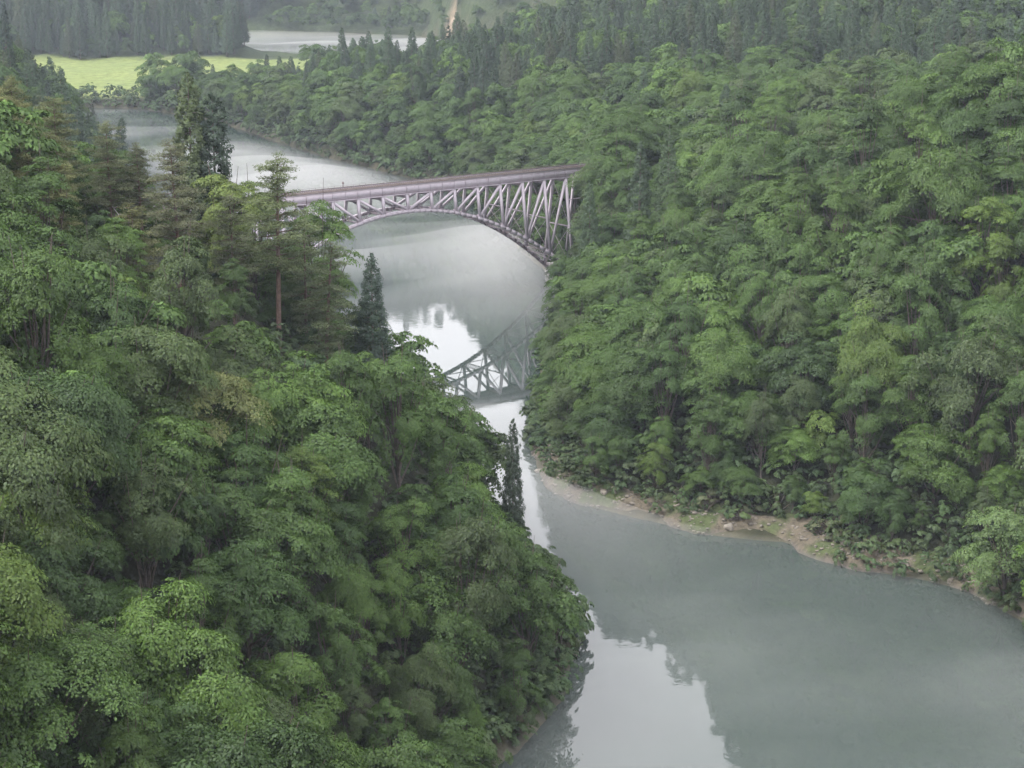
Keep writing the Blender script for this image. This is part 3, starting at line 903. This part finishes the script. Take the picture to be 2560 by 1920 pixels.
# ------------------------------------------------------------------ pick the trees that show largest; the rest form the forest mass
W_, H_ = 384, 288
zb = np.full((H_, W_), -1, int)
hh = np.where(kind == 0, 13.2, np.where(kind == 1, 24.0, 20.0)) * size
rr_ = np.where(kind == 0, 5.6, np.where(kind == 1, 2.6, 3.8)) * size
cxp, cyp, cdp = project(px, py, pz + hh * 0.58)
sc_ = W_ / 1024
order = np.argsort(-cdp)
for i in order:
    rx, ry = max(rr_[i] * FOC / cdp[i] * sc_, 0.4), max(hh[i] * 0.43 * FOC / cdp[i] * sc_, 0.4)
    x0, x1 = int(max(0, (cxp[i] * sc_ - rx))), int(min(W_ - 1, cxp[i] * sc_ + rx))
    y0, y1 = int(max(0, (cyp[i] * sc_ - ry))), int(min(H_ - 1, cyp[i] * sc_ + ry))
    if x1 < x0 or y1 < y0:
        continue
    yy, xx = np.mgrid[y0:y1 + 1, x0:x1 + 1]
    ok = ((xx + .5 - cxp[i] * sc_) / rx) ** 2 + ((yy + .5 - cyp[i] * sc_) / ry) ** 2 <= 1
    zb[y0:y1 + 1, x0:x1 + 1][ok] = i
seen = np.bincount(zb[zb >= 0], minlength=n_t)
single = np.zeros(n_t, bool)
for k, lim in ((0, 295), (1, 250), (2, 60)):
    ids = np.where((kind == k) & (seen > 3))[0]
    ids = ids[np.argsort(-seen[ids])][:lim]
    single[ids] = True

TREE_NAME = {0: 'broadleaf_tree', 1: 'cedar_tree', 2: 'pine_tree'}
SHAPES = {0: BROAD, 1: CEDAR, 2: PINE}
def place_of(x, y, left):
    if left:
        return 'near' if y < 380 else 'up'
    return 'far' if y < 445 else ('terrace' if y < 1000 else 'back')
PLACE = {'near': 'the spur opposite the rocky bank', 'far': 'the slope above the rocky bank'}
PLACE_Z = {'near': (16, 34), 'far': (14, 34)}
PLACE2 = {'near': 'on the spur opposite the rocky bank', 'far': 'on the slope above the rocky bank', 'up': 'on the upstream bank behind the pine spur',
          'terrace': 'in the wood beyond the bridge', 'back': 'in the wood around the meadow'}
def tree(kind_, var, x, y, sc, tint, label, group, rot, lean=None, z=None, sz=None):
    crown, trunk = SHAPES[kind_][var]
    e = bpy.data.objects.new(TREE_NAME[kind_], None)
    e.empty_display_size = 0.5
    COL.objects.link(e)
    zz = gz(x, y) if z is None else z
    e.location = (x, y, max(zz, 0.1) - 0.25)
    e.rotation_euler = (lean[0] if lean else 0, lean[1] if lean else 0, rot)
    e.scale = (sc, sc, sz or sc)
    e['label'] = label
    e['category'] = 'tree'
    if group:
        e['group'] = group
    for nm, d_ in (('crown', crown), ('trunk', trunk)):
        c = bpy.data.objects.new(nm, d_)
        COL.objects.link(c)
        c.parent = e
        c.color = (*tint, 1)
    return e

# lean out over the water: downhill direction from the ground's gradient
eps = 3.0
gxv = (ground(px + eps, py)[0] - ground(px - eps, py)[0]) / (2 * eps)
gyv = (ground(px, py + eps)[0] - ground(px, py - eps)[0]) / (2 * eps)
CED_LAB = {'near': 'dark cedar', 'far': 'dark cedar', 'up': 'dark cedar', 'terrace': 'dark spire-shaped cedar', 'back': 'tall dark cedar'}
tints = np.zeros((n_t, 3))
for i in range(n_t):
    if kind[i] == 0:
        tnt = np.array(TONES[tone[i]][1])
    elif kind[i] == 1:
        tnt = CED_T * (0.8 + 0.45 * u3[i]) * np.array((1 + 0.25 * (u4[i] > 0.85), 1, 1))
    else:
        tnt = PIN_T * (0.85 + 0.3 * u3[i])
    tints[i] = tnt * (0.76 + 0.36 * ((u4[i] * 7.31) % 1)) * np.array((0.88, 0.96, 0.52) if kind[i] == 0 else (1, 1.05, 0.95))
leanx = np.clip(gyv * 0.16, -.2, .2) * sstep(20, 4, pd) + (u4 - .5) * 0.06
leany = np.clip(-gxv * 0.16, -.2, .2) * sstep(20, 4, pd) + (u2 - .5) * 0.06
spec_xy = np.array([(s[2], s[3]) for s in SPECIAL])
clash = np.array([np.min(np.hypot(spec_xy[:, 0] - a_, spec_xy[:, 1] - b_)) < 3.2 for a_, b_ in zip(px, py)])
for i in np.where(single & ~clash)[0]:
    pl_ = place_of(px[i], py[i], pl[i])
    dd = pd[i]
    if pl_ in ('near', 'far'):
        low, hi_ = PLACE_Z[pl_]
        zone = "at the water's edge" if dd < 7 else ('low on' if pz[i] < low else ('midway up' if pz[i] < hi_ else 'high on'))
        where = f'{zone} {PLACE[pl_]}' if dd >= 7 else f'{zone} of {PLACE[pl_]}'
    else:
        where = PLACE2[pl_] + (', beside the water' if dd < 9 else '')
    sz_w = 'small' if size[i] < .74 else ('large' if size[i] > 1.0 else 'mid-sized')
    if kind[i] == 0:
        lab = f'{sz_w} {TONES[tone[i]][0]} broadleaf tree {where}'
        grp = f'{TONES[tone[i]][0]} broadleaf trees {PLACE2[pl_]}'
    elif kind[i] == 1:
        ct = 'brown-tinged' if u4[i] > .85 else ('blackish green' if u3[i] < .33 else ('dark green' if u3[i] < .66 else 'mid green'))
        if pl_ == 'terrace':
            where = ('on the low ground towards the distant river bend' if px[i] < -40 else ('in the wood behind the bridge' if px[i] < 30 else 'on the terrace above the gully'))
        lab = f"{sz_w} {ct} {'tall ' if pl_ == 'back' else ''}cedar {where}"; grp = f'cedars {PLACE2[pl_]}'
    else:
        lab = f'{sz_w} olive-brown red pine among the broadleaf trees of the spur'; grp = 'red pines among the broadleaf trees of the spur'
    var = int(u4[i] * (8 if kind[i] == 0 else 4))
    tree(kind[i], var, px[i], py[i], size[i], tuple(tints[i]), lab, grp, u3[i] * 6.28, (leanx[i], leany[i]), z=pz[i], sz=size[i] * (0.86 + 0.42 * u1[i]))
for k, v, x, y, sc, tint, lab, rot, wide in SPECIAL:
    e_ = tree(k, v, x, y, sc * wide, tint, lab, None, rot, sz=sc)
    if 'broad brownish' in lab:                             # a bleached dead bough low on this trunk
        m = MB()
        m.tube([(0, 0, 6.4), (0.8, -0.9, 5.9), (1.7, -1.7, 5.0), (2.1, -2.2, 3.9)], [.09, .08, .06, .03], 5)
        m.tube([(0.8, -0.9, 5.9), (1.5, -1.1, 6.3), (2.1, -1.5, 6.2)], [.06, .04, .02], 5)
        m.tube([(1.7, -1.7, 5.0), (2.5, -1.8, 4.9), (3.0, -2.1, 4.3)], [.05, .04, .02], 5)
        link('dead_bough', m.mesh('dead_bough', M_DEAD), e_, label='bleached bare dead bough').rotation_euler = (0, 0, -rot)

# the forest mass: one object per sort, shapes scattered by geometry nodes
def mass(name, label, category, arrs, shapes):
    px, py, pz, lx, ly, rz, sc, sz, vr, tn = arrs
    ids = np.arange(len(px))
    src = bpy.data.collections.new(name + '_shapes')
    for k, (cr, tr) in enumerate(shapes):
        me = cr.copy()
        o = bpy.data.objects.new(f'{name}_shape_{k:02d}', me)
        src.objects.link(o)
    me = bpy.data.meshes.new(name)
    P = np.stack([px[ids], py[ids], pz[ids] - 0.3], 1).astype(np.float32)
    me.vertices.add(len(ids)); me.vertices.foreach_set('co', P.ravel())
    def att(nm, typ, key, arr):
        a_ = me.attributes.new(nm, typ, 'POINT'); a_.data.foreach_set(key, arr.ravel())
    att('rot', 'FLOAT_VECTOR', 'vector', np.stack([lx, ly, rz], 1).astype(np.float32))
    att('scl', 'FLOAT_VECTOR', 'vector', np.stack([sc, sc, sz], 1).astype(np.float32))
    att('var', 'INT', 'value', (vr * len(shapes)).astype(np.int32))
    att('tint', 'FLOAT_COLOR', 'color', np.concatenate([tn, np.ones((len(ids), 1))], 1).astype(np.float32))
    o = link(name, me, label=label, category=category, kind='stuff')
    ng = bpy.data.node_groups.new(name, 'GeometryNodeTree')
    ng.interface.new_socket('Geometry', in_out='INPUT', socket_type='NodeSocketGeometry')
    ng.interface.new_socket('Geometry', in_out='OUTPUT', socket_type='NodeSocketGeometry')
    gi, go = ng.nodes.new('NodeGroupInput'), ng.nodes.new('NodeGroupOutput')
    iop = ng.nodes.new('GeometryNodeInstanceOnPoints')
    ci = ng.nodes.new('GeometryNodeCollectionInfo')
    ci.inputs['Collection'].default_value = src
    ci.inputs['Separate Children'].default_value = True
    ci.inputs['Reset Children'].default_value = True
    def na(nm, typ):
        q = ng.nodes.new('GeometryNodeInputNamedAttribute'); q.data_type = typ; q.inputs['Name'].default_value = nm
        return q.outputs['Attribute']
    e2r = ng.nodes.new('FunctionNodeEulerToRotation')
    L = ng.links.new
    L(gi.outputs[0], iop.inputs['Points']); L(ci.outputs[0], iop.inputs['Instance'])
    iop.inputs['Pick Instance'].default_value = True
    L(na('var', 'INT'), iop.inputs['Instance Index'])
    L(na('rot', 'FLOAT_VECTOR'), e2r.inputs[0]); L(e2r.outputs[0], iop.inputs['Rotation'])
    L(na('scl', 'FLOAT_VECTOR'), iop.inputs['Scale'])
    L(iop.outputs[0], go.inputs[0])
    md = o.modifiers.new('scatter', 'NODES'); md.node_group = ng
    return o
rest = ~single & ~clash
def pick(m_):
    return (px[m_], py[m_], pz[m_], leanx[m_], leany[m_], u3[m_] * 6.28, size[m_], size[m_] * (0.86 + 0.42 * u1[m_]), u4[m_], tints[m_])
mass('broadleaf_forest', 'mass of broadleaf trees covering the hills behind the single trees', 'forest', pick(rest & (kind != 1)), FB_)
mass('cedar_forest', 'mass of dark cedars covering the ground behind the single cedars', 'forest', pick(rest & (kind == 1)), FC_)

# undergrowth along the banks and under the near trees
ug = np.concatenate([grid_points(100, 345, 2.3, 21), grid_points(345, 620, 3.2, 22), grid_points(620, 980, 4.2, 23)])
gz_, gd_, gl_ = ground(ug[:, 0], ug[:, 1])
r_ = np.random.default_rng(77)
pr = np.where(gd_ < 9, 1.0, np.where(gd_ < 40, 0.34, 0.0))
on_shelf = (~gl_) & (ug[:, 1] < 322) & (ug[:, 1] > 244)
pr = np.where(on_shelf & (gd_ < 18), 0.85, pr)
pr = np.where(on_shelf & (gd_ < 4.8), np.where(gd_ < 2.2, 0.05, 0.62) + 0.8 * sstep(44, 52, ug[:, 0]) + 0.5 * sstep(.5, .65, vnoise(ug[:, 0] / 7, ug[:, 1] / 7, 6)), pr)
ks = (gd_ > np.where(on_shelf, np.where(ug[:, 0] > 47, -0.9, 0.8), np.where(ug[:, 1] > 560, -2.0, -0.8))) & (r_.random(len(ug)) < pr) & (np.abs(ug[:, 0]) < ug[:, 1] * .3 + 8)
ug, gz_, gd_, on_shelf = ug[ks], gz_[ks], gd_[ks], on_shelf[ks]
k_ = len(ug)
gz_ = np.where(on_shelf & (gd_ < 9), np.maximum(gz_, 1.5 * (1 - np.exp(-.85 * gd_)) + .17 * gd_), gz_)
sc = r_.uniform(0.55, 1.25, k_) * np.where(ug[:, 1] > 560, 1.5, 1.0) * np.where(on_shelf & (gd_ < 6), 0.72, 1.0) * np.where((gd_ < 5) & (ug[:, 0] < 15) & (ug[:, 1] < 300), 1.35, 1.0)
tn = np.array((0.058, 0.092, 0.036)) * r_.uniform(0.75, 1.35, (k_, 1)) * r_.uniform(0.93, 1.07, (k_, 3))
mass('undergrowth', 'leafy undergrowth along the banks and beneath the trees', 'undergrowth',
     (ug[:, 0], ug[:, 1], np.maximum(gz_, 0.25) + 0.2, r_.uniform(-.15, .15, k_), r_.uniform(-.15, .15, k_), r_.uniform(0, 6.28, k_), sc, sc * r_.uniform(.8, 1.2, k_), r_.random(k_) * .999, tn), FS_)

# shrubs and boulders on the rocky bank, one by one
def bank_at(i, c):
    j = int(np.argmin(np.abs(cw - c)))
    return BX[i, j], BY[i, j], BZ[i, j]
r_ = np.random.default_rng(5)
for k in range(34):
    i = int(r_.integers(6, 222)); c = r_.uniform(2.2, 7.5)
    x, y, z = bank_at(i, c)
    sc = r_.uniform(0.6, 1.5)
    lush = r_.random()
    e = link('shrub', None)
    e.location = (x, y, z - 0.15); e.scale = (sc, sc, sc * r_.uniform(.7, 1.1)); e.rotation_euler = (0, 0, r_.uniform(0, 6.28))
    szw = 'small' if sc < .75 else ('large' if sc > 1.05 else 'mid-sized')
    tw = 'bright green' if lush > .55 else 'olive green'
    e['label'] = f'{szw} {tw} shrub growing on the rocky bank'; e['category'] = 'shrub'; e['group'] = 'shrubs on the rocky bank'
    tnt = np.array((0.085, 0.128, 0.044) if lush > .55 else (0.085, 0.100, 0.048)) * r_.uniform(.9, 1.1)
    cr, tr = SHRUB[k % 3]
    for nm, d_ in (('crown', cr), ('stem', tr)):
        o = link(nm, d_, e); o.color = (*tnt, 1)
def boulder_mesh(seed):
    bm = bmesh.new()
    bmesh.ops.create_icosphere(bm, subdivisions=2, radius=1)
    r = np.random.default_rng(seed)
    pl = unit(r, 9)
    for v in bm.verts:
        q = np.array(v.co)
        k = 1.0
        for n_ in pl:
            dt = q @ n_
            if dt > 0.62: k = min(k, 0.62 / dt)
        v.co = Vector(q * k * np.array((1.25, 0.95, 0.75)))
    me = bpy.data.meshes.new('boulder'); bm.to_mesh(me); bm.free(); me.materials.append(M_ROCK)
    return me
BOUL = [boulder_mesh(i) for i in range(4)]
rb = MB()                                                   # loose stones, too many and too small to count
cube = np.array([(-1, -1, -1), (1, -1, -1), (1, 1, -1), (-1, 1, -1), (-1, -1, 1), (1, -1, 1), (1, 1, 1), (-1, 1, 1)], float)
cf = np.array([(3, 2, 1, 0), (4, 5, 6, 7), (0, 1, 5, 4), (1, 2, 6, 5), (2, 3, 7, 6), (3, 0, 4, 7)])
r2 = np.random.default_rng(9)
for k in range(900):
    i = int(r2.integers(4, 226)); x, y, z = bank_at(i, r2.uniform(-0.6, 4.5))
    if z < -0.1: continue
    s_ = 0.08 + 0.22 * r2.random() ** 2
    a_ = r2.uniform(0, 6.28); rot = np.array([[math.cos(a_), -math.sin(a_), 0], [math.sin(a_), math.cos(a_), 0], [0, 0, 1]])
    rb.add((cube * r2.uniform(.55, 1.0, (8, 3))) @ rot.T * s_ * np.array((1.3, 1, .7)) + (x + r2.uniform(-.3, .3), y + r2.uniform(-.3, .3), z + .03), cf)
link('rubble', rb.mesh('rubble', M_ROCK), None, 'loose brown stones strewn along the rocky bank', 'stones', None, 'stuff')
for k in range(36):
    i = int(r_.integers(20, 200)); x, y, z = bank_at(i, r_.uniform(0.2, 3.6))
    sc = 0.28 + 0.75 * r_.random() ** 2.2
    o = link('boulder', BOUL[k % 4], None, f"{'large' if sc > .6 else 'small'} brown boulder half buried in the rocky bank", 'boulder', 'boulders on the rocky bank')
    o.location = (x, y, max(z, -0.05)); o.scale = (sc, sc, sc); o.rotation_euler = (r_.uniform(-.3, .3), r_.uniform(-.3, .3), r_.uniform(0, 6.28))

# ------------------------------------------------------------------ haze and mist
def mist(name, label, x0, x1, y0, y1, step, fn, dens, color=(0.96, 0.95, 0.955)):
    xs, ys = np.arange(x0, x1 + 1, step), np.arange(y0, y1 + 1, step)
    A, B = np.meshgrid(xs, ys)
    d, _, _ = land(A, B)
    T = fn(A, B, d)
    e = np.minimum(np.minimum(A - x0, x1 - A), np.minimum(B - y0, y1 - B))
    T = np.maximum(T, 0) * sstep(0, 25, e)
    T = np.where(T < 0.02, 0.0, T)
    n_, m_ = A.shape
    ii = np.arange(n_ * m_).reshape(n_, m_)
    lo = np.stack([A, B, np.full_like(A, -1.2)], -1).reshape(-1, 3)
    hi = np.stack([A, B, T - 0.05], -1).reshape(-1, 3)
    k = n_ * m_
    act = (T[:-1, :-1] + T[1:, :-1] + T[:-1, 1:] + T[1:, 1:]) > 0
    q = np.stack([ii[:-1, :-1], ii[:-1, 1:], ii[1:, 1:], ii[1:, :-1]], -1)[act]
    faces = [q[:, ::-1], q + k]
    # closing walls, 1 cm high, round the active cells
    pad = np.zeros((n_ + 1, m_ + 1), bool); pad[1:-1, 1:-1] = act
    for (dy, dx, ea, eb) in ((-1, 0, (0, 0), (0, 1)), (1, 0, (1, 1), (1, 0)), (0, -1, (1, 0), (0, 0)), (0, 1, (0, 1), (1, 1))):
        nb = pad[1 + dy:n_ + dy, 1 + dx:m_ + dx]
        r_, c_ = np.where(act & ~nb)
        a_ = ii[r_ + ea[0], c_ + ea[1]]; b_ = ii[r_ + eb[0], c_ + eb[1]]
        faces.append(np.stack([a_, b_, b_ + k, a_ + k], 1))
    me = make_mesh(name, np.concatenate([lo, hi]), np.concatenate(faces), volume_mat(name, dens, color))
    bm = bmesh.new(); bm.from_mesh(me); bmesh.ops.recalc_face_normals(bm, faces=bm.faces); bm.to_mesh(me); bm.free()
    return link(name, me, label=label, category='mist', kind='stuff')

def wisps(x, y, sx, sy, s, lo, hi):
    c, s_ = math.cos(0.5), math.sin(0.5)
    u, v = x * c + y * s_, -x * s_ + y * c
    return sstep(lo, hi, fbm(u / sx, v / sy, s, 3))
def over(d, a=-6, b=3):
    return sstep(b, a, d)
mist('river_mist', 'white mist bank lying on the river upstream of the bridge', -220, 20, 590, 960, 4,
     lambda x, y, d: over(d, -34, 5) * (0.3 + 6.0 * np.exp(-((y - 700) / 95) ** 2 - ((x + 70) / 48) ** 2) * (0.55 + 0.45 * wisps(x, y, 70, 34, 91, .25, .8)) + 1.1 * wisps(x, y, 80, 34, 92, .42, .8)), 0.015)
mist('thin_mist', 'thin drifting mist wisps on the water beneath the bridge', -110, 30, 340, 620, 3,
     lambda x, y, d: over(d, -10, 10) * (0.4 + 3.0 * wisps(x, y, 60, 34, 93, .28, .95) * sstep(400, 480, y) + 7.0 * np.exp(-((x - 2) / 22) ** 2 - ((y - 515) / 50) ** 2)), 0.014)
mist('water_veil', 'faint veil of mist over the broad near water', -60, 100, 90, 370, 4,
     lambda x, y, d: over(d, -6, 6) * (1.5 + 2.2 * wisps(x, y, 40, 22, 94, .25, .85) + 4.0 * np.exp(-((x - 6) / 16) ** 2 - ((y - 285) / 30) ** 2)), 0.014)
mist('distant_mist', 'white mist filling the distant river bend behind the cedars', -330, 90, 1260, 1560, 8,
     lambda x, y, d: over(d, -30, 24) * (1.2 + 5 * wisps(x, y, 120, 70, 95, .3, .8)), 0.006)

hz = MB()
hz.bar((-1800, 1000, 430), (1800, 1000, 430), 3600, 900, up=(0, 0, 1))
me = hz.mesh('haze', volume_mat('haze', 0.000074, (0.76, 0.84, 1.0)))
bm = bmesh.new(); bm.from_mesh(me); bmesh.ops.recalc_face_normals(bm, faces=bm.faces); bm.to_mesh(me); bm.free()
link('haze', me, label='pale bluish morning haze filling the valley air', category='haze', kind='stuff')
print('trees', n_t, 'single', int(single.sum()), 'broad', int((single & (kind == 0)).sum()), 'cedar', int((single & (kind == 1)).sum()))
